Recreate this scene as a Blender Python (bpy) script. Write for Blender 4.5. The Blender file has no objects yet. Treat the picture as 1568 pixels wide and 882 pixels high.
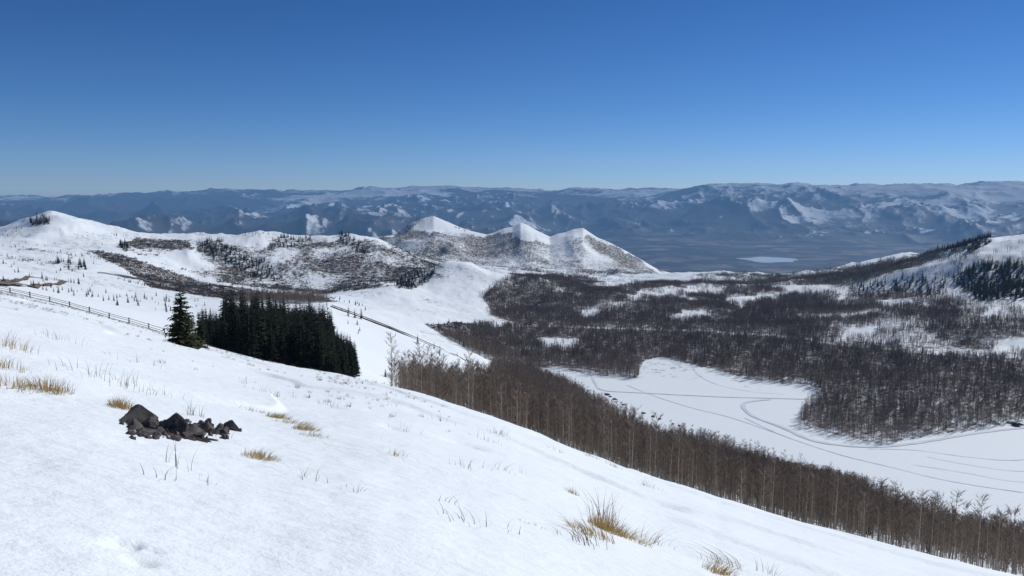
import bpy, math, random
import numpy as np
from mathutils import Vector
random.seed(7); rng=np.random.default_rng(7)
scn=bpy.context.scene
EYE=1.7
# ---------------------------------------------------------------- image pixel helpers (pixel coordinates to bearing / slope from camera, and back)
F=1220.0; PITCH=math.atan2(151,1220)
cp,sp=math.cos(PITCH),math.sin(PITCH)
def bt(px,py):
    X=np.asarray(px,float)-784; Y=441-np.asarray(py,float)
    fw=F*cp+Y*sp; up=-F*sp+Y*cp
    return np.arctan2(X,fw), up/np.hypot(X,fw)
def proj(x,y,z):
    fw=y*cp-z*sp; up=y*sp+z*cp
    fw=np.where(fw<0.1,0.1,fw)
    return 784+F*x/fw, 441-F*up/fw
# ---------------------------------------------------------------- noise
TAB=np.random.default_rng(3).random((256,256)).astype(np.float32)
def vn(x,y,s=0):
    x=np.asarray(x,float)+s*17.31; y=np.asarray(y,float)+s*9.77
    ix=np.floor(x).astype(np.int64); iy=np.floor(y).astype(np.int64)
    fx=x-ix; fy=y-iy; fx=fx*fx*fx*(fx*(fx*6-15)+10); fy=fy*fy*fy*(fy*(fy*6-15)+10)
    a=TAB[ix&255,iy&255];b=TAB[(ix+1)&255,iy&255];c=TAB[ix&255,(iy+1)&255];d=TAB[(ix+1)&255,(iy+1)&255]
    return (a*(1-fx)+b*fx)*(1-fy)+(c*(1-fx)+d*fx)*fy
def fbm(x,y,o=4,s=0,g=0.5):
    r=0;a=1;t=0
    for i in range(o):
        r=r+a*vn(x,y,s+i*3.1); t+=a; a*=g
        x,y=(x*0.8-y*0.6)*2.03,(x*0.6+y*0.8)*2.03
    return r/t-0.5
def ridged(x,y,o=5,s=0):
    r=0;a=1;t=0;w=1
    for i in range(o):
        n=1-np.abs(2*vn(x,y,s+i*2.7)-1); n=n*n*w; w=np.clip(n*1.6,0,1)
        r=r+a*n; t+=a; a*=0.5
        x,y=(x*0.8-y*0.6)*2.07,(x*0.6+y*0.8)*2.07
    return r/t
def ss(a,b,x):
    t=np.clip((x-a)/(b-a),0,1); return t*t*(3-2*t)
# ---------------------------------------------------------------- terrain profile layers
K=[-200,0,100,200,300,400,500,600,700,800,900,1000,1100,1200,1300,1400,1500,1600,1800]
def L(ys,rs=None,ks=K,zs=None):
    n=len(ks)
    if rs is None: rs=[None]*n
    if not isinstance(rs,(list,tuple)): rs=[rs]*n
    if not isinstance(ys,(list,tuple)): ys=[ys]*n
    if not isinstance(zs,(list,tuple)): zs=[zs]*n
    A=[];R=[];Z=[]
    for k,y,r,z in zip(ks,ys,rs,zs):
        a,t=bt(k,y if y is not None else 400)
        if r is None: r=z/t
        if z is None: z=t*r
        A.append(a);R.append(r);Z.append(z)
    mr=(R[0]+R[-1])/2; mz=(Z[0]+Z[-1])/2
    A=[-math.pi]+A+[math.pi]; R=[mr]+R+[mr]; Z=[mz]+Z+[mz]
    return np.array(A),np.array(R,float),np.array(Z,float)
def P(pts,r):
    return L([p[1] for p in pts],[r]*len(pts),[p[0] for p in pts])
fl=-172
layers=[]
layers.append(L([400,447,468,497,525,552,572,592,622,655,695,733,765,795,820,848,872,895,940],
                [110,105,100,95,88,80,72,65,60,56,54,52,50,50,50,50,50,50,50]))
layers.append(L([402,452,476,508,545,578,597,612,640,670,706,742,774,804,829,855,881,904,949],
                [150,150,150,150,145,140,140,130,125,120,112,110,110,110,110,110,110,110,110]))
layers.append(L([398,440,464,492,530,552,560,602,622,652,690,722,751,778,804,831,855,877,917],215))
layers.append(L([395,434,455,478,507,522,532,588,608,638,672,705,730,750,775,803,827,848,888],295))
layers.append(L([390,428,448,466,482,477,464,499,541,612,648,686,708,732,757,784,808,830,870],
                [410]*9+[400,400,400,395,385,360,350,345,345,345]))
layers.append(L([388,425,441,456,468,476,490,527,563,573,612,660,690,722,745,770,790,810,850],
                [510]*9+[None]*10, zs=[None]*9+[fl]*10))
layers.append(L([385,415,430,448,460,462,466,492,526,549,560,548,561,586,640,666,655,642,640],
                [750]*9+[None]*10, zs=[None]*9+[fl]*10))
layers.append(L([378,402,415,432,448,453,455,470,490,502,505,500,503,508,510,507,506,506,506],960))
layers.append(L([370,385,395,410,440,450,450,436,452,470,472,468,472,480,480,470,465,465,460],1120))
layers.append(P([(-200,362),(0,372),(100,376),(200,388),(300,412),(400,427),(500,428),(600,426),(635,412),(680,403),(720,406),(760,416),(800,430),(900,446),(1000,451),(1100,455),(1200,459),(1300,456),(1400,445),(1500,430),(1600,425),(1800,410)],1280))
layers.append(P([(-200,350),(0,348),(40,336),(75,327),(110,328),(140,336),(170,345),(230,352),(300,352),(380,356),(440,354),(480,358),(530,357),(580,364),(620,385),(660,408),(760,422),(900,434),(1000,440),(1100,441),(1200,437),(1300,427),(1400,403),(1430,384),(1500,362),(1600,352),(1800,335)],1500))
layers.append(P([(-200,375),(0,375),(200,377),(400,377),(530,382),(600,398),(700,420),(800,424),(900,429),(1000,432),(1100,430),(1200,422),(1300,414),(1400,398),(1450,392),(1600,378),(1800,355)],2000))
layers.append(P([(-200,378),(0,378),(400,378),(530,374),(600,384),(700,396),(800,406),(900,414),(1000,419),(1100,420),(1200,413),(1300,405),(1380,393),(1450,396),(1600,390),(1800,380)],2500))
layers.append(P([(-200,382),(0,382),(400,378),(520,362),(580,362),(606,359),(618,351),(632,340),(640,337),(650,333),(664,330),(674,334),(690,341),(705,347),(722,352),(745,357),(756,354),(772,347),(785,345),(797,338),(806,341),(822,350),(842,360),(854,355),(866,353),(878,348),(893,346),(903,353),(916,362),(930,368),(950,379),(980,395),(1010,413),(1050,422),(1100,428),(1300,424),(1600,410),(1800,410)],2950))
layers.append(P([(-200,430),(400,430),(520,400),(600,385),(640,380),(680,375),(760,385),(800,375),(850,390),(885,380),(950,410),(1010,440),(1100,460),(1800,450)],3250))
layers.append(L(480,4300))
layers.append(L(None,7500,zs=-1000))
layers.append(L(None,10000,zs=-1000))
layers.append(L(None,[13000]*8+[14000,15000]+[16500]*9,zs=[-640]*8+[-760,-930]+[-1000]*9))
layers.append(P([(-200,335),(0,334),(300,331),(600,325),(800,328),(900,345),(980,345),(1050,322),(1130,305),(1170,316),(1200,322),(1290,322),(1350,332),(1420,347),(1500,346),(1600,341),(1800,335)],20000))
layers.append(P([(-200,332),(0,332),(300,322),(600,316),(900,324),(1050,316),(1130,322),(1300,326),(1500,328),(1600,322),(1800,322)],22500))
layers.append(P([(-200,316),(0,316),(300,305),(600,297),(800,299),(900,306),(1000,300),(1060,290),(1100,283),(1150,279),(1200,278),(1250,280),(1320,280),(1380,282),(1420,286),(1500,290),(1600,289),(1800,288)],27000))
layers.append(P([(-200,302),(0,302),(100,301),(200,297),(300,293),(400,291),(500,289),(570,288),(650,285),(700,286),(760,289),(850,290),(900,288),(950,287),(1000,287),(1100,288),(1300,287),(1440,284),(1500,280),(1600,279),(1800,282)],33000))
layers.append(L(300,60000))
azb=np.concatenate([np.linspace(-math.pi,-0.75,60)[:-1],np.linspace(-0.75,0.75,1101),np.linspace(0.75,math.pi,60)[1:]])
lrb=np.linspace(math.log(0.4),math.log(60000),2400)
rb=np.exp(lrb)
Zb=np.zeros((len(azb),len(rb)))
LR=np.array([np.interp(azb,l[0],l[1]) for l in layers]); LZ=np.array([np.interp(azb,l[0],l[2]) for l in layers])
def gsm(a,n,axis):
    k=np.exp(-0.5*(np.arange(-3*n,3*n+1)/n)**2); k/=k.sum()
    pad=[(0,0),(0,0)]; pad[axis]=(3*n,3*n)
    b=np.pad(a,pad,mode='edge'); out=np.zeros_like(a)
    for i,w in enumerate(k):
        sl=[slice(None),slice(None)]; sl[axis]=slice(i,i+a.shape[axis]); out+=w*b[tuple(sl)]
    return out
for i in (0,1,2): LZ[i]=gsm(LZ[i][None,:],13,1)[0]
for j in range(len(azb)):
    Zb[j]=np.interp(rb,np.concatenate([[0.0],LR[:,j]]),np.concatenate([[-EYE],LZ[:,j]]))
Zs=gsm(Zb,3,1); Zs=gsm(Zs,3,0)
Z2=gsm(Zb,1,1)
wk=ss(2000,2400,rb)*(1-ss(4000,5000,rb)); Zb=Zs*(1-wk)+Z2*wk
def base(x,y):
    r=np.hypot(x,y); r=np.clip(r,0.41,59990); a=np.arctan2(x,y)
    ja=np.interp(a,azb,np.arange(len(azb))); jr=(np.log(r)-lrb[0])/(lrb[1]-lrb[0])
    i0=np.clip(ja.astype(int),0,len(azb)-2); k0=np.clip(jr.astype(int),0,len(rb)-2)
    fa=ja-i0; fr=jr-k0
    return (Zb[i0,k0]*(1-fa)*(1-fr)+Zb[i0+1,k0]*fa*(1-fr)+Zb[i0,k0+1]*(1-fa)*fr+Zb[i0+1,k0+1]*fa*fr)
PRINTS=[]
def H(x,y):
    x=np.asarray(x,float);y=np.asarray(y,float)
    r=np.hypot(x,y); z=base(x,y)
    wn=1-ss(60,130,r)
    z=z+wn*(0.30*fbm(x/5,y/5,3,1)*ss(2,10,r)+0.045*fbm(x/1.1,y/1.9,3,5))
    dr=fbm(x/7+y/9,y/14-x/30,2,9); z=z+wn*0.16*ss(0.0,0.06,dr)*ss(12,22,r)
    for (a,b,s_,d_) in PRINTS: z=z-d_*np.exp(-((x-a)**2+(y-b)**2)/(s_*s_))
    a1=ss(80,180,r)*(1-ss(8000,11000,r))
    flat=np.exp(-((z-fl)/5.0)**2)*(1-ss(850,1000,r))
    z=z+a1*(1-0.93*flat)*(r*0.010)*fbm(x/(60),y/(60),5,2)*ss(100,500,r)*(1-ss(1500,2500,r))
    wx=x+60*fbm(x/200,y/200,2,61); wy=y+60*fbm(x/200,y/200,2,62)
    z=z+a1*ss(900,1600,r)*(22*fbm(x/260,y/260,6,12)+30*(ridged(wx/280,wy/280,5,4)-.42))*(1-0.45*ss(1300,1600,r)*(1-ss(1600,2000,r)))*(1-.75*ss(2700,2900,r)*(1-ss(2990,3150,r)))
    z=z+a1*ss(2300,2600,r)*(1-ss(2780,2930,r))*34*(ridged(wx/210,wy/460,4,14)-.42)
    left=1-ss(-200,2500,x)
    m=np.maximum(ss(15500,18500,r),left*ss(9000,12500,r))
    wx=x+700*fbm(x/3000,y/3000,3,31); wy=y+700*fbm(x/3000,y/3000,3,41)
    rid=ridged(wx/3000,wy/3000,6,21)-0.40
    edge=1-0.60*ss(24500,27000,r)
    z=z+m*(560*rid+240*(ridged(x/1100,y/1100,5,8)-.4))*edge
    z=z+3*fbm(x/300,y/300,3,3)*ss(7000,9000,r)
    return z
rs_=np.exp(np.linspace(math.log(3),math.log(30000),6000))
def sight(px,py,rmin=3,rmax=30000):
    a,t=bt(px,py); a=float(a); t=float(t)
    r=rs_[(rs_>=rmin)&(rs_<=rmax)]
    x=r*math.sin(a); y=r*math.cos(a); z=H(x,y)
    h=np.nonzero(z/r>=t)[0]
    i=h[0] if len(h) else int(np.argmin(np.abs(z/r-t)))
    return float(x[i]),float(y[i]),float(z[i])
_pr=[]
for (a,b,s_,d_) in ((190,835,.09,.05),(215,858,.10,.06),(205,832,.06,.04),(168,832,.07,.03),(232,842,.06,.03),(180,826,.05,.03),(505,622,.35,.12),(600,655,.3,.12),(705,678,.5,.12),(720,682,.5,.12),(1010,770,.5,.14),(1035,776,.5,.14),(820,695,.5,.1)):
    p=sight(a,b,4,60); _pr.append((p[0],p[1],s_,d_))
PRINTS=_pr
def inpoly(px,py,poly):
    c=np.zeros(np.shape(px),bool); n=len(poly)
    for i in range(n):
        x1,y1=poly[i];x2,y2=poly[(i+1)%n]
        if y1==y2: continue
        k=((y1>py)!=(y2>py))&(px<(x2-x1)*(py-y1)/(y2-y1)+x1)
        c^=k
    return c
STRIP=[(592,604),(640,590),(700,586),(735,580),(770,568),(820,574),(860,590),(900,618),(960,650),(1000,670),(1080,684),(1140,700),(1200,722),(1300,750),(1370,775),(1420,800),(1470,815),(1568,838),(1800,880),(1800,1100),(1200,950),(600,660)]
BIG=[(650,497),(700,492),(760,500),(830,499),(900,502),(1000,505),(1100,510),(1200,516),(1300,530),(1400,540),(1500,548),(1600,550),(1800,560),(1800,625),(1600,640),(1500,657),(1420,668),(1350,682),(1260,662),(1222,648),(1235,620),(1262,603),(1240,590),(1150,583),(1090,565),(1010,546),(985,552),(975,580),(900,573),(850,562),(790,566),(740,548),(690,521)]
HOLES=[[(828,518),(880,518),(885,530),(870,540),(835,528)],[(1030,474),(1085,476),(1092,492),(1040,494)],[(1110,454),(1160,449),(1190,452),(1195,462),(1120,470)],[(960,447),(1050,446),(1060,460),(1020,456),(980,462)],
 [(890,474),(925,472),(930,487),(895,490)],[(1350,461),(1400,458),(1395,468),(1355,472)],[(1490,520),(1600,516),(1600,542),(1520,540)],[(905,424),(985,424),(1000,436),(915,440)],[(1050,438),(1100,436),(1105,450),(1055,452)],[(1290,500),(1340,504),(1330,515),(1295,512)],[(1200,440),(1290,436),(1300,446),(1210,450)],[(1490,384),(1600,366),(1600,388),(1500,396)],[(1000,422),(1070,420),(1080,428),(1010,430)]]
MID=[(752,484),(742,456),(765,424),(800,424),(880,420),(960,432),(1040,425),(1100,420),(1200,416),(1300,408),(1400,392),(1440,380),(1700,380),(1800,560),(1500,545),(1300,528),(1200,514),(1000,503),(900,500),(830,497),(775,497)]
GULLY=[(130,382),(180,388),(240,408),(320,434),(420,450),(500,456),(520,462),(450,466),(380,463),(300,452),(230,440),(190,412)]
SHR=[(176,384),(190,372),(215,366),(250,370),(290,368),(300,388),(310,372),(420,380),(480,374),(560,366),(640,380),(700,420),(560,446),(500,452),(430,446),(330,432),(250,410)]
PEAK=[(540,362),(604,362),(616,352),(636,341),(642,350),(655,362),(690,350),(720,358),(740,363),(762,358),(782,354),(795,366),(850,374),(880,366),(904,358),(925,366),(1020,420),(900,422),(760,414),(640,405),(570,385)]
CON=[[(300,370),(332,368),(368,388),(412,403),(438,430),(398,430),(358,410),(318,392)],[(600,438),(640,416),(664,412),(657,430),(625,444)],
       [(1414,387),(1436,372),(1505,360),(1525,370),(1485,385)],[(1450,425),(1490,404),(1800,388),(1800,455),(1500,460)],[(50,336),(74,330),(82,343),(52,346)],
       [(515,358),(530,360),(550,372),(566,388),(545,388),(522,372)],[(180,376),(196,370),(200,380),(186,386)],[(608,360),(618,350),(640,336),(648,337),(625,354)]]
def density(px,py,r,x,y):
    n1=fbm(x/90,y/90,4,50); n2=fbm(x/25,y/60,3,60); n3=fbm(x/220,y/160,4,55)
    asp=np.zeros_like(px); con=np.zeros_like(px)
    jx=px+ (14*n1); jy=py+10*n1
    s=inpoly(jx,jy,STRIP)&(r>105)&(r<760)
    asp=np.where(s,1.0*(1-0.35*ss(1250,1500,px))*np.clip(1.0+1.8*n2,0.35,1)*(0.35+0.65*ss(600,700,px)),asp)
    b=inpoly(px+5*n1,py+4*n1,BIG)&(r>480)&(r<1250)
    asp=np.where(b,np.clip(1.1+0.6*n2,0.5,1),asp)
    m=inpoly(jx,py+5*n1,MID)&(r>880)&(r<2700)
    dm=np.clip(0.72+2.4*n1+2.2*n3+0.4*(1-ss(850,960,px)),0.12,1)
    asp=np.where(m&~b,dm,asp)
    for hp in HOLES:
        k=inpoly(px+50*n2+30*n1,py+10*n1+5*n2,hp)&(r>700); asp=np.where(k,0.03,asp)
    g=inpoly(px,py,GULLY)&(r>600)&(r<1400); asp=np.where(g,0.95,asp)
    h=inpoly(jx,jy,SHR)&(r>950)&(r<1600); asp=np.where(h,np.clip(0.68+2.8*n1+1.5*n3+1.0*n2,0.0,1),asp)
    k=inpoly(px,py,[(0,385),(60,380),(110,392),(130,410),(60,402),(0,398)])&(r>900)&(r<1500); asp=np.where(k&(n1>0),.5,asp)
    p=inpoly(px+30*n2,py+14*n1,PEAK)&(r>2000)&(r<3300); asp=np.where(p,np.clip(0.78+1.6*n1+1.6*n3+0.4*ss(900,960,px),0.1,1),asp)
    for q in CON:
        k=inpoly(px+20*n2,py+3*n1,q)&(r>900)&(r<1700); con=np.where(k,0.85,con)
    k=inpoly(px,py,CON[-1])&(r>2600)&(r<3100); con=np.where(k,0.7,con)
    k=inpoly(px,py,[(1300,440),(1400,422),(1450,426),(1450,452),(1330,455)])&(r>900)&(r<1700); con=np.where(k,0.3,con)
    k=inpoly(px,py,[(400,385),(430,357),(475,357),(480,372),(440,380)])&(r>1000)&(r<1700)&(n1>-0.03); con=np.where(k,0.55,con)
    k=inpoly(px,py,[(80,400),(110,398),(140,412),(110,416)])&(r>700)&(r<1500); con=np.where(k,0.35,con)
    return asp,con
# ---------------------------------------------------------------- terrain mesh
az=np.concatenate([np.linspace(-math.pi,-0.68,50)[:-1],np.linspace(-0.68,0.68,1150),np.linspace(0.68,math.pi,50)[1:]])
rr=np.concatenate([np.exp(np.arange(math.log(0.5),math.log(4),0.03)),np.exp(np.arange(math.log(4),math.log(20),0.0065)),np.exp(np.arange(math.log(20),math.log(100),0.0105)),np.exp(np.arange(math.log(100),math.log(3400),0.0055)),
   np.exp(np.arange(math.log(3400),math.log(11500),0.014)),np.arange(11500,34000,70),np.array([35000,38000,43000,50000,58000])])
NA,NR=len(az),len(rr)
AA,RRg=np.meshgrid(az,rr,indexing='ij')
X=(RRg*np.sin(AA)).ravel(); Y=(RRg*np.cos(AA)).ravel(); R=RRg.ravel()
Z=H(X,Y)
PX,PY=proj(X,Y,Z)
asp,con=density(PX,PY,R,X,Y)
fwdm=(np.abs(AA.ravel())<0.7)
cov=np.where(asp>0.04,0.34+0.28*asp,0.0)
cov=np.where((R<760)&(asp>.04),0.30+0.24*asp,cov)
cov=np.maximum(cov,np.where(con>0,.45+.1*con,0)); cov=np.where(fwdm,cov,0)
op=fbm(X/40,Y/40,4,70); cov=np.where((R>700)&(R<3400)&fwdm,np.maximum(cov,np.clip(0.28+0.9*op,0,0.42)),cov)
Zg=Z.reshape(NA,NR)
gr=np.gradient(Zg,rr,axis=1).ravel()
ga=(np.gradient(Zg,az,axis=0)/rr[None,:]).ravel()
farm=ss(4500,6500,R)
n=fbm(X/1800,Y/1800,5,80); nb=fbm(X/6000,Y/6000,3,90)
alt=np.clip((Z+900)/900,0,1.2)
sf=0.96-0.30*alt**1.5-0.75*n-0.50*nb-0.22*np.clip(gr*1.0,-0.5,0.5)+0.40*np.clip(ga,-.6,.6)-0.13*ss(25500,28000,R)
sf=np.where(Z<-930,0.99,sf)
cov=cov*(1-farm)+farm*np.clip(sf,0,1.2)
cov=cov.astype(np.float32)
valley=(1-ss(-990,-950,Z))*farm
V=np.stack([X,Y,Z],1).astype(np.float32)
ii,jj=np.meshgrid(np.arange(NA-1),np.arange(NR-1),indexing='ij')
a=(ii*NR+jj).ravel(); q=np.stack([a,a+1,a+NR+1,a+NR],1)
def mk(name,verts,faces,smooth=True,link=True):
    me=bpy.data.meshes.new(name)
    verts=np.asarray(verts,np.float32); faces=np.asarray(faces,np.int32)
    nv=len(verts); nf=len(faces); k=faces.shape[1]
    me.vertices.add(nv); me.vertices.foreach_set('co',verts.ravel())
    me.loops.add(nf*k); me.loops.foreach_set('vertex_index',faces.ravel())
    me.polygons.add(nf); me.polygons.foreach_set('loop_start',np.arange(0,nf*k,k,dtype=np.int32))
    try: me.polygons.foreach_set('loop_total',np.full(nf,k,np.int32))
    except Exception: pass
    me.polygons.foreach_set('use_smooth',np.full(nf,smooth,bool))
    me.update(calc_edges=True); me.validate()
    ob=bpy.data.objects.new(name,me)
    if link: scn.collection.objects.link(ob)
    return ob
terrain=mk('snowy_mountain_terrain',V,q)
for nm,arr in (('cov',cov),('valley',valley)):
    at=terrain.data.attributes.new(nm,'FLOAT','POINT'); at.data.foreach_set('value',arr.astype(np.float32))
# ---------------------------------------------------------------- materials
HAZE=(0.085,0.185,0.37,1)  # painted haze: bluish glow mixed into the materials, growing with distance from origin
class M:
    def __init__(s,name):
        s.m=bpy.data.materials.new(name); s.m.use_nodes=True; s.t=s.m.node_tree; s.t.nodes.clear()
    def n(s,ty,**kw):
        nd=s.t.nodes.new(ty)
        for k,v in kw.items(): setattr(nd,k,v)
        return nd
    def l(s,a,b): s.t.links.new(a,b)
    def math(s,op,a,b=None,c=None,clamp=False):
        nd=s.t.nodes.new('ShaderNodeMath'); nd.operation=op; nd.use_clamp=clamp
        for i,v in enumerate((a,b,c)):
            if v is None: continue
            if isinstance(v,(int,float)): nd.inputs[i].default_value=v
            else: s.l(v,nd.inputs[i])
        return nd.outputs[0]
    def mix(s,f,a,b):
        nd=s.t.nodes.new('ShaderNodeMix'); nd.data_type='RGBA'
        for i,v in ((0,f),(6,a),(7,b)):
            if isinstance(v,(int,float,tuple)): nd.inputs[i].default_value=v
            else: s.l(v,nd.inputs[i])
        return nd.outputs[2]
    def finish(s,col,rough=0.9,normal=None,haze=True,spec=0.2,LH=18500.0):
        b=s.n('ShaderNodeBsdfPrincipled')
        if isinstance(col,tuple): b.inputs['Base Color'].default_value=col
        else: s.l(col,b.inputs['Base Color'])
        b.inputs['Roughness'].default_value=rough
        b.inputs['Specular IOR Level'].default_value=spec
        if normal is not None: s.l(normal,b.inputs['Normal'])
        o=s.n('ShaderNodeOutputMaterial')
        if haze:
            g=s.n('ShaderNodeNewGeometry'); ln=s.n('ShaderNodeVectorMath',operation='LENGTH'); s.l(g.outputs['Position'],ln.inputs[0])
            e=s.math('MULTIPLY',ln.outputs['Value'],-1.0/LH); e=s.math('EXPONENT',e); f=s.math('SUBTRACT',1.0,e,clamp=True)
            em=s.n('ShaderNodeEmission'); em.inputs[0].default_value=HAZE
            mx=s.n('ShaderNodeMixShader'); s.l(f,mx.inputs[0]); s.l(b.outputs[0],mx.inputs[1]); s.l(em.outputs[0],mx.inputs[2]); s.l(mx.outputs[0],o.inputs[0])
        else: s.l(b.outputs[0],o.inputs[0])
        try: s.m.cycles.emission_sampling='NONE'
        except Exception: pass
        return s.m
m=M('snow_and_brush'); g=m.n('ShaderNodeNewGeometry'); pos=g.outputs['Position']
ln=m.n('ShaderNodeVectorMath',operation='LENGTH'); m.l(pos,ln.inputs[0]); dist=ln.outputs['Value']
at=m.n('ShaderNodeAttribute',attribute_name='cov'); av=m.n('ShaderNodeAttribute',attribute_name='valley')
def noise(sc,det=4,rough=.6,vec=None):
    nd=m.n('ShaderNodeTexNoise'); nd.inputs['Scale'].default_value=sc; nd.inputs['Detail'].default_value=det; nd.inputs['Roughness'].default_value=rough
    m.l(vec or pos,nd.inputs['Vector']); return nd.outputs[0]
nm_=noise(0.16,4,.7); nf_=noise(0.0045,8,.74)
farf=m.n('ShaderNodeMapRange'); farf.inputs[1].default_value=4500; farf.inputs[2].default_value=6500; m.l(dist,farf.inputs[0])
nsel=m.math('ADD',m.math('MULTIPLY',nf_,farf.outputs[0]),m.math('MULTIPLY',nm_,m.math('SUBTRACT',1.0,farf.outputs[0])))
f0=m.math('MULTIPLY_ADD',m.math('SUBTRACT',at.outputs['Fac'],nsel),4.8,0.36,clamp=True)
nl=noise(0.02,3,.5)
brn=m.mix(nl,(0.145,0.115,0.092,1),(0.085,0.068,0.058,1))
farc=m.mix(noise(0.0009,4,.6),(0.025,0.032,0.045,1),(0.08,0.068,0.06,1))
vor=m.n('ShaderNodeTexVoronoi'); vor.inputs['Scale'].default_value=0.0026; m.l(pos,vor.inputs['Vector'])
vr=m.n('ShaderNodeValToRGB'); m.l(vor.outputs['Color'],vr.inputs[0]); e=vr.color_ramp.elements; e[0].color=(0.02,0.02,0.02,1); e[1].color=(0.32,0.25,0.19,1); e[0].position=.25; e[1].position=.95
vmr=m.n('ShaderNodeMapRange'); vmr.inputs[1].default_value=.4; vmr.inputs[2].default_value=.6; m.l(noise(0.0018,5,.7),vmr.inputs[0])
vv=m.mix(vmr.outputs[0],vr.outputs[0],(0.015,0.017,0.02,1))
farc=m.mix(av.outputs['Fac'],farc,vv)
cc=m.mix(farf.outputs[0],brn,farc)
sn=m.mix(noise(0.35,3,.5),(0.79,0.83,0.86,1),(0.865,0.89,0.905,1))
col=m.mix(f0,sn,cc)
b1=noise(3.2,4,.6); b2=noise(0.7,3,.55); b3=noise(24,3,.7)
vs=m.n('ShaderNodeVectorMath',operation='MULTIPLY'); vs.inputs[1].default_value=(1.0,2.6,1.0); m.l(pos,vs.inputs[0]); b4=noise(1.3,3,.5,vs.outputs[0])
nearf=m.n('ShaderNodeMapRange'); nearf.inputs[1].default_value=20; nearf.inputs[2].default_value=160; nearf.inputs[3].default_value=1; nearf.inputs[4].default_value=0; m.l(dist,nearf.inputs[0])
hgt=m.math('ADD',m.math('MULTIPLY',b1,0.06),m.math('ADD',m.math('MULTIPLY',b2,0.11),m.math('ADD',m.math('MULTIPLY',b3,0.012),m.math('MULTIPLY',b4,0.07))))
hgt=m.math('MULTIPLY',hgt,nearf.outputs[0])
bp=m.n('ShaderNodeBump'); bp.inputs['Strength'].default_value=0.75; bp.inputs['Distance'].default_value=1.0; m.l(hgt,bp.inputs['Height'])
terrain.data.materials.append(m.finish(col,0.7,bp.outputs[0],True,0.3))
def simple(name,c1,c2,sc=3.0,rough=.9,haze=True,rand=0.0,spec=.15):
    q=M(name); tc=q.n('ShaderNodeTexCoord'); nd=q.n('ShaderNodeTexNoise'); nd.inputs['Scale'].default_value=sc; nd.inputs['Detail'].default_value=4; q.l(tc.outputs['Object'],nd.inputs['Vector'])
    mr=q.n('ShaderNodeMapRange'); mr.inputs[1].default_value=.3; mr.inputs[2].default_value=.7; q.l(nd.outputs[0],mr.inputs[0])
    c=q.mix(mr.outputs[0],c1,c2)
    if rand>0:
        oi=q.n('ShaderNodeObjectInfo'); mm=q.n('ShaderNodeMapRange'); mm.inputs[3].default_value=1-rand; mm.inputs[4].default_value=1+rand; q.l(oi.outputs['Random'],mm.inputs[0])
        hs=q.n('ShaderNodeHueSaturation'); q.l(mm.outputs[0],hs.inputs['Value']); q.l(c,hs.inputs['Color']); c=hs.outputs[0]
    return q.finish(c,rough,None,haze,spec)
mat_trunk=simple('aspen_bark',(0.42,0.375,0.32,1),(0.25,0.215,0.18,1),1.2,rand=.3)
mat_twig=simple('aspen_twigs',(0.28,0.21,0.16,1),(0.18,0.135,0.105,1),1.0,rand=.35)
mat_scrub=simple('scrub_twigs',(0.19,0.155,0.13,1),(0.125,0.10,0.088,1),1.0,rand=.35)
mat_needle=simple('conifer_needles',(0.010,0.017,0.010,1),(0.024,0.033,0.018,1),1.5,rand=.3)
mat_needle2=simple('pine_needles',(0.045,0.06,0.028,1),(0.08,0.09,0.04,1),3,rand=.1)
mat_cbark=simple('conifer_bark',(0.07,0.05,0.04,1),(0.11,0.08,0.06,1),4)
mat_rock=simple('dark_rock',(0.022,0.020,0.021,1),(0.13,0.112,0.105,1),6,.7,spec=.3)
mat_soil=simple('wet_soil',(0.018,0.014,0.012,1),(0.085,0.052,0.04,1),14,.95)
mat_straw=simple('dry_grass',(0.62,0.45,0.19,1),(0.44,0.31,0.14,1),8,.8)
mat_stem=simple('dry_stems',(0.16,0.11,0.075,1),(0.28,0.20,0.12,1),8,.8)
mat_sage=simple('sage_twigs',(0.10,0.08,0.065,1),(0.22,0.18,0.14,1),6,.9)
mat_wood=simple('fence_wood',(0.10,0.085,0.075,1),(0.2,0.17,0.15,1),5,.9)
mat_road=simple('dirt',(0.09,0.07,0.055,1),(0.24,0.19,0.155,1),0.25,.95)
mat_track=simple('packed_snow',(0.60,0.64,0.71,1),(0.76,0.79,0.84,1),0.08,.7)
mat_ice=simple('lake_ice',(0.5,0.6,0.72,1),(0.6,0.7,0.8,1),0.002,.5)
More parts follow.
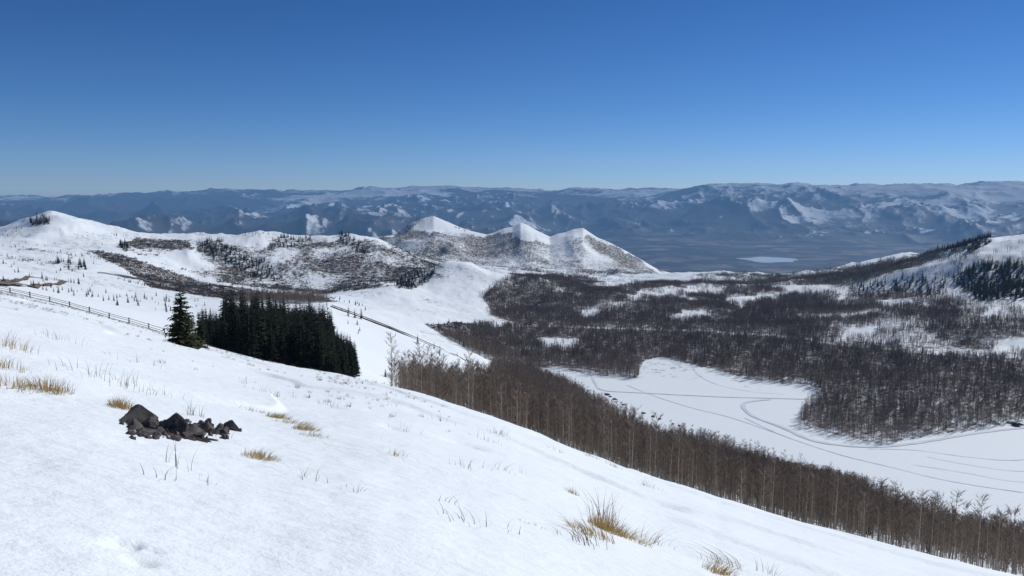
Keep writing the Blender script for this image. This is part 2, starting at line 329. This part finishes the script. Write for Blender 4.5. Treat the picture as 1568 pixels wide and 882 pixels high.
class B:
    def __init__(s): s.v=[];s.f=[];s.m=[]
    def tri(s,a,b,c,mi=0):
        n=len(s.v); s.v+=[a,b,c]; s.f.append((n,n+1,n+2)); s.m.append(mi)
    def quad(s,a,b,c,d,mi=0):
        n=len(s.v); s.v+=[a,b,c,d]; s.f.append((n,n+1,n+2,n+3)); s.m.append(mi)
    def tube(s,pts,rad,k=5,mi=0):
        n0=len(s.v)
        for i,p in enumerate(pts):
            p=Vector(p); d=(Vector(pts[min(i+1,len(pts)-1)])-Vector(pts[max(i-1,0)])).normalized()
            u=d.orthogonal().normalized(); w=d.cross(u)
            for j in range(k):
                t=2*math.pi*j/k; s.v.append(tuple(p+rad[i]*(u*math.cos(t)+w*math.sin(t))))
        for i in range(len(pts)-1):
            for j in range(k):
                s.f.append((n0+i*k+j,n0+i*k+(j+1)%k,n0+(i+1)*k+(j+1)%k,n0+(i+1)*k+j)); s.m.append(mi)
    def ribbon(s,pts,w,side,mi=0):
        side=Vector(side)
        for i in range(len(pts)-1):
            a=Vector(pts[i]);b=Vector(pts[i+1])
            wa=w*(1-i/(len(pts)-1))+0.0005; wb=w*(1-(i+1)/(len(pts)-1))+0.0003
            s.quad(tuple(a-side*wa),tuple(a+side*wa),tuple(b+side*wb),tuple(b-side*wb),mi)
    def box(s,c,sx,sy,sz,mi=0,ax=None):
        c=Vector(c); ax=ax or (Vector((1,0,0)),Vector((0,1,0)),Vector((0,0,1)))
        P=[c+ax[0]*sx*i+ax[1]*sy*j+ax[2]*sz*k for i in(-.5,.5) for j in(-.5,.5) for k in(-.5,.5)]
        n=len(s.v); s.v+=[tuple(p) for p in P]
        for f in((0,1,3,2),(4,6,7,5),(0,4,5,1),(2,3,7,6),(0,2,6,4),(1,5,7,3)): s.f.append(tuple(n+i for i in f)); s.m.append(mi)
    def make(s,name,mats,link=True,smooth=False):
        me=bpy.data.meshes.new(name); me.from_pydata([tuple(p) for p in s.v],[],s.f)
        for mt in mats: me.materials.append(mt)
        me.polygons.foreach_set('material_index',s.m)
        if smooth: me.polygons.foreach_set('use_smooth',[True]*len(s.f))
        me.update(); ob=bpy.data.objects.new(name,me)
        if link: scn.collection.objects.link(ob)
        return ob
def rnd(a,b): return random.uniform(a,b)
def aspen(h,seed):
    random.seed(seed); b=B()
    lx,ly=rnd(-.6,.6),rnd(-.6,.6)
    tp=lambda f:Vector((lx*f*f,ly*f*f,h*f))
    b.tube([tp(-0.03),tp(.3),tp(.65),tp(1)],[.12,.09,.06,.012],5,0)
    nb=36
    for i in range(nb):
        f=rnd(.22,.97); p=tp(f); a=rnd(0,6.28); up=rnd(.6,1.5)
        l=h*(.05+.12*(1-abs(f-.55)*1.3))*rnd(.7,1.2)
        d=Vector((math.cos(a),math.sin(a),up)).normalized()
        e=p+d*l; sd=Vector((-math.sin(a),math.cos(a),0))
        b.ribbon([p,p+d*l*.5,e],.035,sd,1)
        for k in range(8):
            g_=rnd(.2,1); q0=p+d*l*g_; a2=a+rnd(-1.5,1.5); d2=Vector((math.cos(a2),math.sin(a2),rnd(.4,1.8))).normalized()
            s2=d2.cross(Vector((rnd(-1,1),rnd(-1,1),rnd(-1,1)))).normalized(); e2=q0+d2*rnd(.5,1.2)
            b.tri(tuple(q0-s2*.032),tuple(q0+s2*.032),tuple(e2),1)
    return b
def aspen_clump(rad,nt,seed,h0=9):
    random.seed(seed); b=B()
    for t in range(nt):
        a=rnd(0,6.28); q_=rad*math.sqrt(random.random()); cx,cy=q_*math.cos(a),q_*math.sin(a); h=h0*rnd(.7,1.1)
        b.tube([(cx,cy,-2),(cx,cy,h)],[.13,.02],3,0)
        for i in range(34):
            f=rnd(.15,.95); a=rnd(0,6.28); d=Vector((math.cos(a),math.sin(a),rnd(.5,1.8))).normalized()
            s2=d.cross(Vector((rnd(-1,1),rnd(-1,1),rnd(-1,1)))).normalized(); p=Vector((cx,cy,h*f)); l=rnd(.12,.24)*h
            b.tri(tuple(p-s2*.10),tuple(p+s2*.10),tuple(p+d*l),1)
    return b
def oak_clump(rad,nt,seed):
    random.seed(seed); b=B()
    for t in range(nt):
        a=rnd(0,6.28); q_=rad*math.sqrt(random.random()); c=Vector((q_*math.cos(a),q_*math.sin(a),-.5)); h=rnd(1.4,3.4)
        for i in range(22):
            a=rnd(0,6.28); d=Vector((math.cos(a)*rnd(.2,.9),math.sin(a)*rnd(.2,.9),1)).normalized()
            s2=d.cross(Vector((rnd(-1,1),rnd(-1,1),rnd(-1,1)))).normalized(); p=c+Vector((rnd(-.4,.4),rnd(-.4,.4),rnd(0,.5)*h))
            b.tri(tuple(p-s2*.11),tuple(p+s2*.11),tuple(p+d*h*rnd(.5,.9)),1)
    return b
def conifer(h,seed,tiers=20,br=9,wid=.17):
    random.seed(seed); b=B()
    b.tube([(0,0,-.4),(0,0,h*.5),(0,0,h)],[h*.017,h*.01,.01],6,1)
    for t in range(tiers):
        f=.05+.95*(t/(tiers-1))**.92
        z=h*f
        for i in range(br if f<.85 else 6):
            a=rnd(0,6.28); L_=h*wid*(1-f)**.8*rnd(.5,1.25)+.12
            dz=rnd(-.35,-.05)*L_ if f<.8 else rnd(.1,.5)*L_
            d=Vector((math.cos(a),math.sin(a),0)); sd=Vector((-math.sin(a),math.cos(a),0))
            z0=z+rnd(-.02,.02)*h
            p0=Vector((0,0,z0)); p1=p0+d*L_*.55+Vector((0,0,dz*.7)); p2=p0+d*L_+Vector((0,0,dz*.75))
            w=L_*.27
            b.quad(tuple(p0-sd*w*.3),tuple(p0+sd*w*.3),tuple(p1+sd*w-Vector((0,0,w*.5))),tuple(p1),0)
            b.quad(tuple(p0),tuple(p1),tuple(p1-sd*w-Vector((0,0,w*.5))),tuple(p0-sd*w*.3),0)
            b.tri(tuple(p1+sd*w-Vector((0,0,w*.5))),tuple(p2),tuple(p1),0); b.tri(tuple(p1),tuple(p2),tuple(p1-sd*w-Vector((0,0,w*.5))),0)
            for k in range(4):
                g_=rnd(.3,1); q0=p0.lerp(p2,g_); s_=random.choice((-1,1))
                b.tri(tuple(q0),tuple(q0+d*.12*L_),tuple(q0+sd*s_*w*rnd(.8,1.5)+d*.2*L_+Vector((0,0,-w*rnd(.3,1)))),0)
    return b
def shrub(h,seed,n=30,w=.012):
    random.seed(seed); b=B()
    for i in range(n):
        a=rnd(0,6.28); l=h*rnd(.4,1.1); o=rnd(.1,1.3)
        p=Vector((rnd(-.5,.5)*h,rnd(-.5,.5)*h,-.03)); d=Vector((math.cos(a)*o,math.sin(a)*o,1)).normalized()
        e=p+d*l; s_=Vector((-math.sin(a+.6),math.cos(a+.6),0))
        b.ribbon([p,p.lerp(e,.5)+Vector((0,0,.04*h)),e],w,s_,0)
        for k in range(2):
            q0=p.lerp(e,rnd(.4,1)); d2=(d+Vector((rnd(-.8,.8),rnd(-.8,.8),rnd(-.1,.5)))).normalized(); b.tri(tuple(q0-s_*w*.7),tuple(q0+s_*w*.7),tuple(q0+d2*l*.3),0)
    return b
def protos(cname,builders,mats):
    c=bpy.data.collections.new(cname)
    for i,bb in enumerate(builders):
        o=bb.make(f'{cname}_{i}',mats,link=False); c.objects.link(o)
    return c
C_as=protos('aspen_kinds',[aspen(12.5,11),aspen(11.5,12),aspen(12.5,13),aspen(10.5,14)],[mat_trunk,mat_twig])
C_ac=protos('aspen_clump_kinds',[aspen_clump(8,9,61),aspen_clump(9,9,62),aspen_clump(7,8,63)],[mat_trunk,mat_twig])
C_oc=protos('oak_scrub_kinds',[oak_clump(6,8,71),oak_clump(8,9,72),oak_clump(5,6,73)],[mat_trunk,mat_scrub])
C_co=protos('conifer_kinds',[conifer(14,21),conifer(15,22,22,9,.14),conifer(12,23,18,9,.19)],[mat_needle,mat_cbark])
C_sh=protos('sage_kinds',[shrub(.38,31,22,.008),shrub(.3,32,12,.008),shrub(.5,33,9,.007),shrub(.3,34,26,.008)],[mat_sage])
def scatter(name,pts,scale,coll,ncol):
    pts=np.asarray(pts,np.float32); n_=len(pts)
    me=bpy.data.meshes.new(name); me.vertices.add(n_); me.vertices.foreach_set('co',pts.ravel())
    me.attributes.new('sc','FLOAT','POINT').data.foreach_set('value',np.asarray(scale,np.float32))
    me.attributes.new('rz','FLOAT','POINT').data.foreach_set('value',rng.uniform(0,6.28,n_).astype(np.float32))
    me.attributes.new('idx','INT','POINT').data.foreach_set('value',rng.integers(0,ncol,n_).astype(np.int32))
    me.update(); ob=bpy.data.objects.new(name,me); scn.collection.objects.link(ob)
    ng=bpy.data.node_groups.new(name+'_nodes','GeometryNodeTree')
    ng.interface.new_socket('Geometry',in_out='INPUT',socket_type='NodeSocketGeometry'); ng.interface.new_socket('Geometry',in_out='OUTPUT',socket_type='NodeSocketGeometry')
    N=ng.nodes; gi=N.new('NodeGroupInput'); go=N.new('NodeGroupOutput'); ip=N.new('GeometryNodeInstanceOnPoints'); ci=N.new('GeometryNodeCollectionInfo')
    ci.inputs['Collection'].default_value=coll; ci.inputs['Separate Children'].default_value=True; ci.inputs['Reset Children'].default_value=True
    def na(nm,ty):
        x=N.new('GeometryNodeInputNamedAttribute'); x.data_type=ty; x.inputs['Name'].default_value=nm; return x.outputs['Attribute']
    cx=N.new('ShaderNodeCombineXYZ'); ng.links.new(na('rz','FLOAT'),cx.inputs[2])
    ng.links.new(gi.outputs[0],ip.inputs['Points']); ng.links.new(ci.outputs[0],ip.inputs['Instance']); ip.inputs['Pick Instance'].default_value=True
    ng.links.new(na('idx','INT'),ip.inputs['Instance Index']); ng.links.new(cx.outputs[0],ip.inputs['Rotation']); ng.links.new(na('sc','FLOAT'),ip.inputs['Scale'])
    ng.links.new(ip.outputs[0],go.inputs[0])
    md=ob.modifiers.new('scatter','NODES'); md.node_group=ng
    print(name,n_)
    return ob
# ---------------------------------------------------------------- forests
def candidates(r0,r1,n_,a0=-0.66,a1=0.66):
    r=np.sqrt(rng.uniform(r0*r0,r1*r1,n_)); a_=rng.uniform(a0,a1,n_)
    x=r*np.sin(a_); y=r*np.cos(a_); z=H(x,y); px,py=proj(x,y,z)
    A_,C_=density(px,py,r,x,y); return x,y,z,r,px,py,A_,C_
cat=lambda l:np.concatenate(l)
asp_pts=[];asp_sc=[];con_pts=[];con_sc=[];cl_pts=[];cl_sc=[];ok_pts=[];ok_sc=[]
for (r0,r1,n_,sc) in ((105,480,34000,.66),(480,780,34000,.92),(780,1700,48000,.85),(1700,3300,44000,.82)):
    x,y,z,r,px,py,A_,C_=candidates(r0,r1,n_)
    u=rng.random(n_); k=(u<A_)&(C_<.1)
    shr=((px<720)&(r>800))|(r>2300)
    pt=np.stack([x,y,z],1); s_=sc*rng.uniform(.55,1.2,n_)
    if r1<800: asp_pts.append(pt[k]); asp_sc.append(s_[k])
    else:
        kk=k&~shr; cl_pts.append(pt[kk]); cl_sc.append(s_[kk]*.95)
        kk=k&shr&(rng.random(n_)<.8); ok_pts.append(pt[kk]); ok_sc.append(s_[kk])
    k2=(rng.random(n_)<C_*.9); con_pts.append(pt[k2]); con_sc.append((rng.uniform(.5,1.0,n_))[k2]*np.where(px[k2]<700,.8,1.05))
    k3=(rng.random(n_)<A_*.013)&(r<1700)&(px>600)&(r>300); con_pts.append(pt[k3]); con_sc.append((rng.uniform(.35,.7,n_))[k3])
scatter('aspen_forest',cat(asp_pts),cat(asp_sc),C_as,4)
scatter('distant_aspen_forest',cat(cl_pts),cat(cl_sc),C_ac,3)
scatter('oak_scrub',cat(ok_pts),cat(ok_sc),C_oc,3)
x,y,z,r,px,py,A_,C_=candidates(300,1500,18000,-0.66,-0.05)
k=(rng.random(len(x))<0.008+0.2*(fbm(x/90,y/90,3,77)>0.10))&(py>350)&(px<560)
con_pts.append(np.stack([x,y,z],1)[k]); con_sc.append(rng.uniform(.12,.36,k.sum())*np.where(r[k]<600,.8,1.15))
for (px_,rr_,s_) in ((625,240,.6),(632,250,.4),(612,235,.35),(655,262,.4),(590,300,.3),(1108,235,.42),(1128,235,.4),(1150,240,.36),(1182,215,.46),(1175,200,.3),(1335,165,.36),(1345,170,.28),(1440,150,.25),(745,300,.4),(1210,230,.36),(640,390,.35),(555,400,.5),(545,395,.35),(720,440,.3),(520,210,.45),(530,215,.3),(665,395,.25),(535,392,.3),(700,425,.2)):
    a_,_t=bt(px_,560); x=rr_*math.sin(a_); y=rr_*math.cos(a_); con_pts.append(np.array([[x,y,float(H(x,y))]])); con_sc.append(np.array([s_]))
scatter('distant_conifers',cat(con_pts),cat(con_sc),C_co,3)
x,y,z,r,px,py,A_,C_=candidates(165,310,8500,-0.42,-0.13)
GR=[(302,545),(315,520),(345,515),(400,512),(470,515),(535,545),(548,575),(500,600),(400,590),(330,570)]
k=inpoly(px,py,GR)&(rng.random(len(x))<.5)
gs=np.clip(rng.normal(.72,.22,k.sum()),.3,1.18); gs*=np.where((px[k]<345)|(px[k]>510),.62,1)
scatter('conifer_grove',np.stack([x,y,z],1)[k],gs,C_co,3)
x,y,z,r,px,py,A_,C_=candidates(14,108,60000)
cr=np.interp(np.arctan2(x,y),layers[0][0],layers[0][1])
dn=ss(.25,.9,r/cr)*(1-ss(450,750,px))*(0.04+0.7*(fbm(x/5,y/9,4,88)>0.045))+0.13*ss(.85,1,r/cr)*(px<1050)
k=(rng.random(len(x))<dn*.5)&(r<cr*1.1)
scatter('sagebrush',np.stack([x,y,z],1)[k],rng.uniform(.2,.62,k.sum()),C_sh,4)
# ---------------------------------------------------------------- single pines by the crest
p=sight(280,533,60,125)
t_=conifer(4.6,55,26,14,.24); pt=t_.make('pine_tree',[mat_needle2,mat_cbark]); pt.location=(p[0],p[1],p[2]-.1)
for (px_,py_,h_) in ((296,530,2.6),(308,532,3.0)):
    p=sight(px_,py_,60,150); o=conifer(h_,int(px_),18,10,.2).make('pine_tree',[mat_needle,mat_cbark]); o.location=(p[0],p[1],p[2]-.1)
# ---------------------------------------------------------------- fence along the crest
fb=B(); prev=None
pxs=np.linspace(-90,262,60)
for i,pxx in enumerate(pxs):
    a_,_t=bt(pxx,470); rc=float(np.interp(a_,layers[0][0],layers[0][1]))+7
    x=rc*math.sin(a_); y=rc*math.cos(a_); z=float(H(x,y))
    if prev is None or math.hypot(x-prev[0],y-prev[1])>2.3:
        random.seed(i); fb.box((x,y,z+.30),.09,.09,1.05+rnd(-.08,.1))
        if prev:
            A0=Vector(prev);A1=Vector((x,y,z)); d=(A1-A0); l=d.length; d.normalize(); w=Vector((0,0,1)).cross(d).normalized(); u=d.cross(w)
            for hh in (.25,.5,.74):
                fb.box((A0+A1)/2+Vector((0,0,hh+rnd(-.04,.04)))-w*.08,l+.2,.035,.045,0,(d,w,u))
        prev=(x,y,z)
fb.make('wooden_fence',[mat_wood])
def drape(name,pts,width,mat,lift,rmin=100,rmax=3000,step=4.0):
    xy=np.array([sight(a,b,rmin,rmax)[:2] for a,b in pts]); P2=[]; n=len(xy)
    def cr_(p0,p1,p2,p3,t): return .5*((2*p1)+(-p0+p2)*t+(2*p0-5*p1+4*p2-p3)*t*t+(-p0+3*p1-3*p2+p3)*t**3)
    for i in range(n-1):
        p0=xy[max(i-1,0)];p1=xy[i];p2=xy[i+1];p3=xy[min(i+2,n-1)]
        m_=max(2,int(np.linalg.norm(p2-p1)/step))
        for k in range(m_): P2.append(cr_(p0,p1,p2,p3,k/m_))
    P2.append(xy[-1]); P2=np.array(P2)
    d=np.gradient(P2,axis=0); d/=np.linalg.norm(d,axis=1)[:,None]+1e-9; nn=np.stack([-d[:,1],d[:,0]],1)
    wv=1+.8*fbm(P2[:,0]/6,P2[:,1]/6,2,33)[:,None]
    v=[]
    for c in np.linspace(-.5,.5,4):
        q_=P2+nn*c*width*wv; v.append(np.stack([q_[:,0],q_[:,1],H(q_[:,0],q_[:,1])+lift],1))
    v=np.stack(v,1).reshape(-1,3); f=[]
    for i in range(len(P2)-1):
        for c in range(3): f.append((i*4+c,i*4+c+1,(i+1)*4+c+1,(i+1)*4+c))
    o=mk(name,v,f); o.data.materials.append(mat); return o
drape('snow_track',[(905,572),(912,588),(925,598),(980,602),(1100,608),(1180,610),(1255,612)],2.0,mat_track,.25)
drape('snow_track',[(1180,612),(1140,618),(1150,636),(1200,656),(1250,676),(1330,685),(1400,679),(1480,666),(1568,655),(1640,650)],3.4,mat_track,.25)
for tr,wd in (([(1140,640),(1200,668),(1280,695),(1360,715),(1460,738),(1600,760)],.7),([(1640,690),(1560,705),(1480,700),(1400,690),(1330,688)],.6),([(1640,715),(1560,722),(1480,712),(1420,700)],.5),([(1640,735),(1560,738),(1480,725),(1400,712)],.5),
   ([(1060,560),(1070,575),(1100,590),(1150,600),(1200,604)],.6),([(960,590),(1000,606),(1060,625),(1120,640),(1200,668)],.7)):
    drape('snow_track',tr,wd,mat_track,.2)
drape('dirt_road',[(508,466),(540,475),(575,487),(620,504),(655,522),(675,534)],16,mat_road,.9,350,520,3)
drape('dirt_road',[(560,482),(600,494),(640,516),(700,544),(740,552)],3,mat_road,.6,350,520,3)
drape('dirt_road',[(-60,434),(20,437),(75,437),(98,432),(85,427),(40,427),(-20,428)],4,mat_road,.7,180,700,3)
drape('dirt_road',[(150,418),(190,424),(240,436),(300,450),(350,458)],5,mat_road,.9,600,1200,4)
c=sight(1178,398,9000,14000)
lk=[]
for i in range(40):
    t=2*math.pi*i/40; rx=380*(1+.12*math.sin(3*t)+.1*math.sin(5*t+1)); ry=480*(1+.15*math.sin(2*t+.5)+.1*math.sin(5*t))
    lk.append((c[0]+rx*math.cos(t),c[1]+ry*math.sin(t)))
zz=max(float(H(a,b)) for a,b in lk)+2
me=bpy.data.meshes.new('frozen_lake'); me.from_pydata([(a,b,zz) for a,b in lk],[],[list(range(40))]); me.materials.append(mat_ice)
o=bpy.data.objects.new('frozen_lake',me); scn.collection.objects.link(o)
# ---------------------------------------------------------------- rocks
import bmesh
def rocks(name,items):
    bm=bmesh.new()
    for (c,s_,sd) in items:
        random.seed(sd); g_=bmesh.ops.create_icosphere(bm,subdivisions=3 if s_[0]>.08 else 1,radius=1)
        cuts=[(Vector((rnd(-1,1),rnd(-1,1),rnd(-.6,1))).normalized(),rnd(.45,.8)) for _ in range(11)]
        ang=rnd(0,6.28)
        for v in g_['verts']:
            p_=v.co.copy()
            for nn_,dd in cuts:
                e_=p_.dot(nn_)-dd
                if e_>0: p_-=nn_*e_
            p_*=1+rnd(-.025,.025)
            x_,y_=p_.x*s_[0],p_.y*s_[1]
            v.co=Vector((c[0]+x_*math.cos(ang)-y_*math.sin(ang),c[1]+x_*math.sin(ang)+y_*math.cos(ang),c[2]+p_.z*s_[2]))
    me=bpy.data.meshes.new(name); bm.to_mesh(me); bm.free(); me.materials.append(mat_rock)
    ob=bpy.data.objects.new(name,me); scn.collection.objects.link(ob); return ob
spec=[(211,648,36,1.1),(197,645,16,.9),(229,656,24,.9),(262,662,38,1.05),(290,664,30,.9),(316,660,18,1.1),(243,664,20,.8),(354,658,22,1.0),(332,663,14,.8),(205,657,20,.7),(275,655,18,.9),(303,670,18,.7),(250,654,16,.9),(222,665,16,.6),(268,674,12,.7),(342,665,10,.7),(236,650,16,.8),(283,670,14,.7),(300,656,12,.9),(366,660,9,.7),(186,650,8,.7)]
items=[]
for i,(a,b,w,hh) in enumerate(spec):
    p=sight(a,b,5,40); d=math.hypot(p[0],p[1]); s_=w/F*d*.76
    items.append(((p[0],p[1],p[2]+s_*.18),(s_,s_*.85,s_*hh*.85),i+100))
random.seed(5); sub=[]
for i in range(170):
    sub.append((rnd(196,350),rnd(646,673),rnd(2.5,9)))
for i,(a,b,w) in enumerate(sub):
    if (a-270)/85>0.6 and b<652: continue
    p=sight(a,b,5,40); d=math.hypot(p[0],p[1]); s_=w/F*d
    items.append(((p[0],p[1],p[2]+s_*.2),(s_,s_*.8,s_*.8),i+300))
rocks('rock_pile',items)
pc=sight(258,662,5,40); v=[];f=[]; NS=72; NRg=14
for j in range(NRg+1):
    for i in range(NS):
        t=2*math.pi*i/NS; q_=j/NRg; rd=q_*(.85+.22*math.sin(2*t+1)+.3*float(vn(3*math.cos(t)+9,3*math.sin(t)+4,2)-.5)*2+.35*float(vn(9*math.cos(t)+9,9*math.sin(t)+4,2)-.5))
        x=pc[0]+rd*.60*math.cos(t); y=pc[1]+rd*.62*math.sin(t)
        v.append((x,y,float(H(x,y))+.008*(1-q_**2)+ .045*float(vn(x*14,y*14)-.45)*(1-q_**3) +(0.004 if q_<1 else -.02)))
for j in range(NRg):
    for i in range(NS): f.append((j*NS+i,j*NS+(i+1)%NS,(j+1)*NS+(i+1)%NS,(j+1)*NS+i))
so=mk('soil_patch',v,f); so.data.materials.append(mat_soil)
items=[]
for (a,b,w) in ((930,605,9),(942,612,8),(955,620,6),(985,633,7),(1000,638,9),(1010,642,7),(1030,650,6),(1545,648,9),(1556,653,12),(1562,650,8),(935,608,6),(1040,652,5)):
    p=sight(a,b,300,900); d=math.hypot(p[0],p[1]); s_=w/F*d*.6; items.append((p,(s_,s_,s_*.7),int(a)))
rocks('meadow_boulders',items)
# ---------------------------------------------------------------- grass tufts
def tuft(name,px_,py_,n_,hgt,spread,lean,mat,wid=.006,seed=1):
    random.seed(seed); p=Vector(sight(px_,py_,4,60)); b=B()
    for i in range(n_):
        a=rnd(0,6.28); rr_=spread*random.random()**.8; bx,by=math.cos(a)*rr_,math.sin(a)*rr_
        z0=float(H(p.x+bx,p.y+by))-p.z-.02
        h_=hgt*rnd(.35,1.1)*(1-.4*rr_/spread); a2=a+rnd(-.8,.8)
        o_=Vector((math.cos(a2)*.35+lean[0]+rnd(-.35,.35),math.sin(a2)*.35+lean[1]+rnd(-.35,.35),0))*h_
        pts=[Vector((bx,by,z0))+o_*(t*t)+Vector((0,0,h_*(t-.35*t*t*min(1,o_.length/h_)))) for t in (0,.25,.5,.75,1)]
        th=rnd(0,3.14); b.ribbon(pts,wid,(math.cos(th),math.sin(th)*.4,0),0)
    o=b.make(name,[mat]); o.location=p; return o
T=[(930,812,480,.42,.36,(.3,0)),(905,818,160,.4,.4,(-.6,.1)),(965,825,200,.33,.4,(.9,0)),(185,624,280,.26,.20,(.1,0)),(400,702,260,.20,.28,(.3,0)),(425,640,280,.26,.30,(.8,0)),(468,658,240,.28,.3,(.8,0)),(75,598,240,.36,.35,(.0,0)),(30,594,160,.3,.4,(.2,0)),(8,530,90,.5,.6,(0,0)),(8,563,90,.35,.4,(0,0)),(875,755,60,.3,.2,(-.3,0)),(1100,878,180,.4,.3,(.8,0)),(608,698,40,.22,.2,(.3,0)),(820,805,20,.12,.25,(0,0)),(480,668,100,.16,.3,(.5,0)),(390,630,80,.2,.4,(.8,0)),(445,648,120,.22,.4,(.9,0))]
for i,(a,b_,n_,h_,s_,l_) in enumerate(T): tuft('dry_grass_tuft',a,b_,n_,h_,s_,l_,mat_straw,.006,i+40)
S=[(925,795,46,1.0,.35,(.0,0)),(890,830,34,.85,.4,(-.9,0)),(1000,830,24,.6,.4,(.9,0)),(1110,865,40,.9,.45,(-1.3,0)),(1180,880,14,.5,.3,(.3,0)),(295,636,28,.5,.25,(.1,0)),(270,715,8,.5,.25,(.1,0)),(240,730,7,.45,.2,(.1,0)),(312,740,5,.25,.2,(0,0)),(475,735,12,.3,.25,(.1,0)),(710,715,12,.35,.3,(.1,0)),(770,720,11,.35,.4,(.6,0)),(800,725,6,.3,.2,(.1,0)),(710,800,14,.45,.4,(-.4,0)),(770,808,7,.3,.25,(0,0)),(690,770,5,.25,.2,(.8,0)),(545,752,12,.2,.35,(.4,0)),(190,590,34,.55,.8,(.2,0)),(140,575,28,.5,.8,(0,0)),(255,605,16,.4,.4,(0,0)),(405,600,24,.4,.6,(.2,0)),(765,665,46,.5,.5,(.2,0)),(760,680,12,.4,.6,(.2,0)),(620,660,12,.4,.5,(.1,0)),(330,665,10,.35,.3,(0,0)),(905,700,40,.6,.5,(0,0)),(940,715,40,.6,.6,(0,0)),(745,718,5,.3,.2,(.3,0)),(675,645,20,.5,.7,(0,0)),(730,670,14,.45,.6,(0,0)),(90,520,30,.5,1.2,(0,0)),(210,555,24,.5,1.0,(0,0)),(510,625,20,.45,.8,(0,0)),(990,745,36,.5,.7,(0,0)),(850,690,24,.4,.6,(.2,0))]
for i,(a,b_,n_,h_,s_,l_) in enumerate(S): tuft('dry_weed_stems',a,b_,n_,h_,s_,l_,mat_stem,.005,i+90)
# ---------------------------------------------------------------- light, sky, camera
SAZ,SEL=math.radians(54),math.radians(39)
sd=Vector((math.sin(SAZ)*math.cos(SEL),math.cos(SAZ)*math.cos(SEL),math.sin(SEL)))
sun=bpy.data.lights.new('sun','SUN'); sun.energy=3.45; sun.angle=math.radians(.5); sun.color=(1,.985,.945)
so_=bpy.data.objects.new('sun',sun); scn.collection.objects.link(so_); so_.rotation_euler=sd.to_track_quat('Z','Y').to_euler()
w=bpy.data.worlds.new('World'); scn.world=w; w.use_nodes=True; nt=w.node_tree
bg=nt.nodes['Background']; sk=nt.nodes.new('ShaderNodeTexSky'); sk.sky_type='NISHITA'; sk.sun_disc=False; sk.sun_elevation=SEL; sk.sun_rotation=SAZ; sk.altitude=2800; sk.air_density=1.0; sk.dust_density=0.3; sk.ozone_density=2.0
tc=nt.nodes.new('ShaderNodeTexCoord'); sx=nt.nodes.new('ShaderNodeSeparateXYZ'); nt.links.new(tc.outputs['Generated'],sx.inputs[0])
rp=nt.nodes.new('ShaderNodeValToRGB'); nt.links.new(sx.outputs[2],rp.inputs[0]); el=rp.color_ramp.elements
el[0].position=0; el[0].color=(.39,.56,.96,1); el[1].position=.9; el[1].color=(.5,.76,.9,1)
for p_,c_ in ((.035,(.37,.555,.90,1)),(.10,(.29,.515,.84,1)),(.24,(.205,.45,.77,1)),(.45,(.36,.64,.85,1))):
    e=el.new(p_); e.color=c_
mm=nt.nodes.new('ShaderNodeMix'); mm.data_type='RGBA'; mm.blend_type='MULTIPLY'; mm.inputs[0].default_value=1; nt.links.new(sk.outputs[0],mm.inputs[6]); nt.links.new(rp.outputs[0],mm.inputs[7])
nt.links.new(mm.outputs[2],bg.inputs[0]); bg.inputs[1].default_value=0.09
cam=bpy.data.cameras.new('camera'); co=bpy.data.objects.new('camera',cam); scn.collection.objects.link(co); scn.camera=co
cam.sensor_width=36; cam.lens=36*F/1568; cam.clip_start=.1; cam.clip_end=100000
co.location=(0,0,0); co.rotation_euler=(math.pi/2-PITCH,0,0)
scn.view_settings.view_transform='Standard'; scn.view_settings.look='None'; scn.view_settings.exposure=0
print('done')
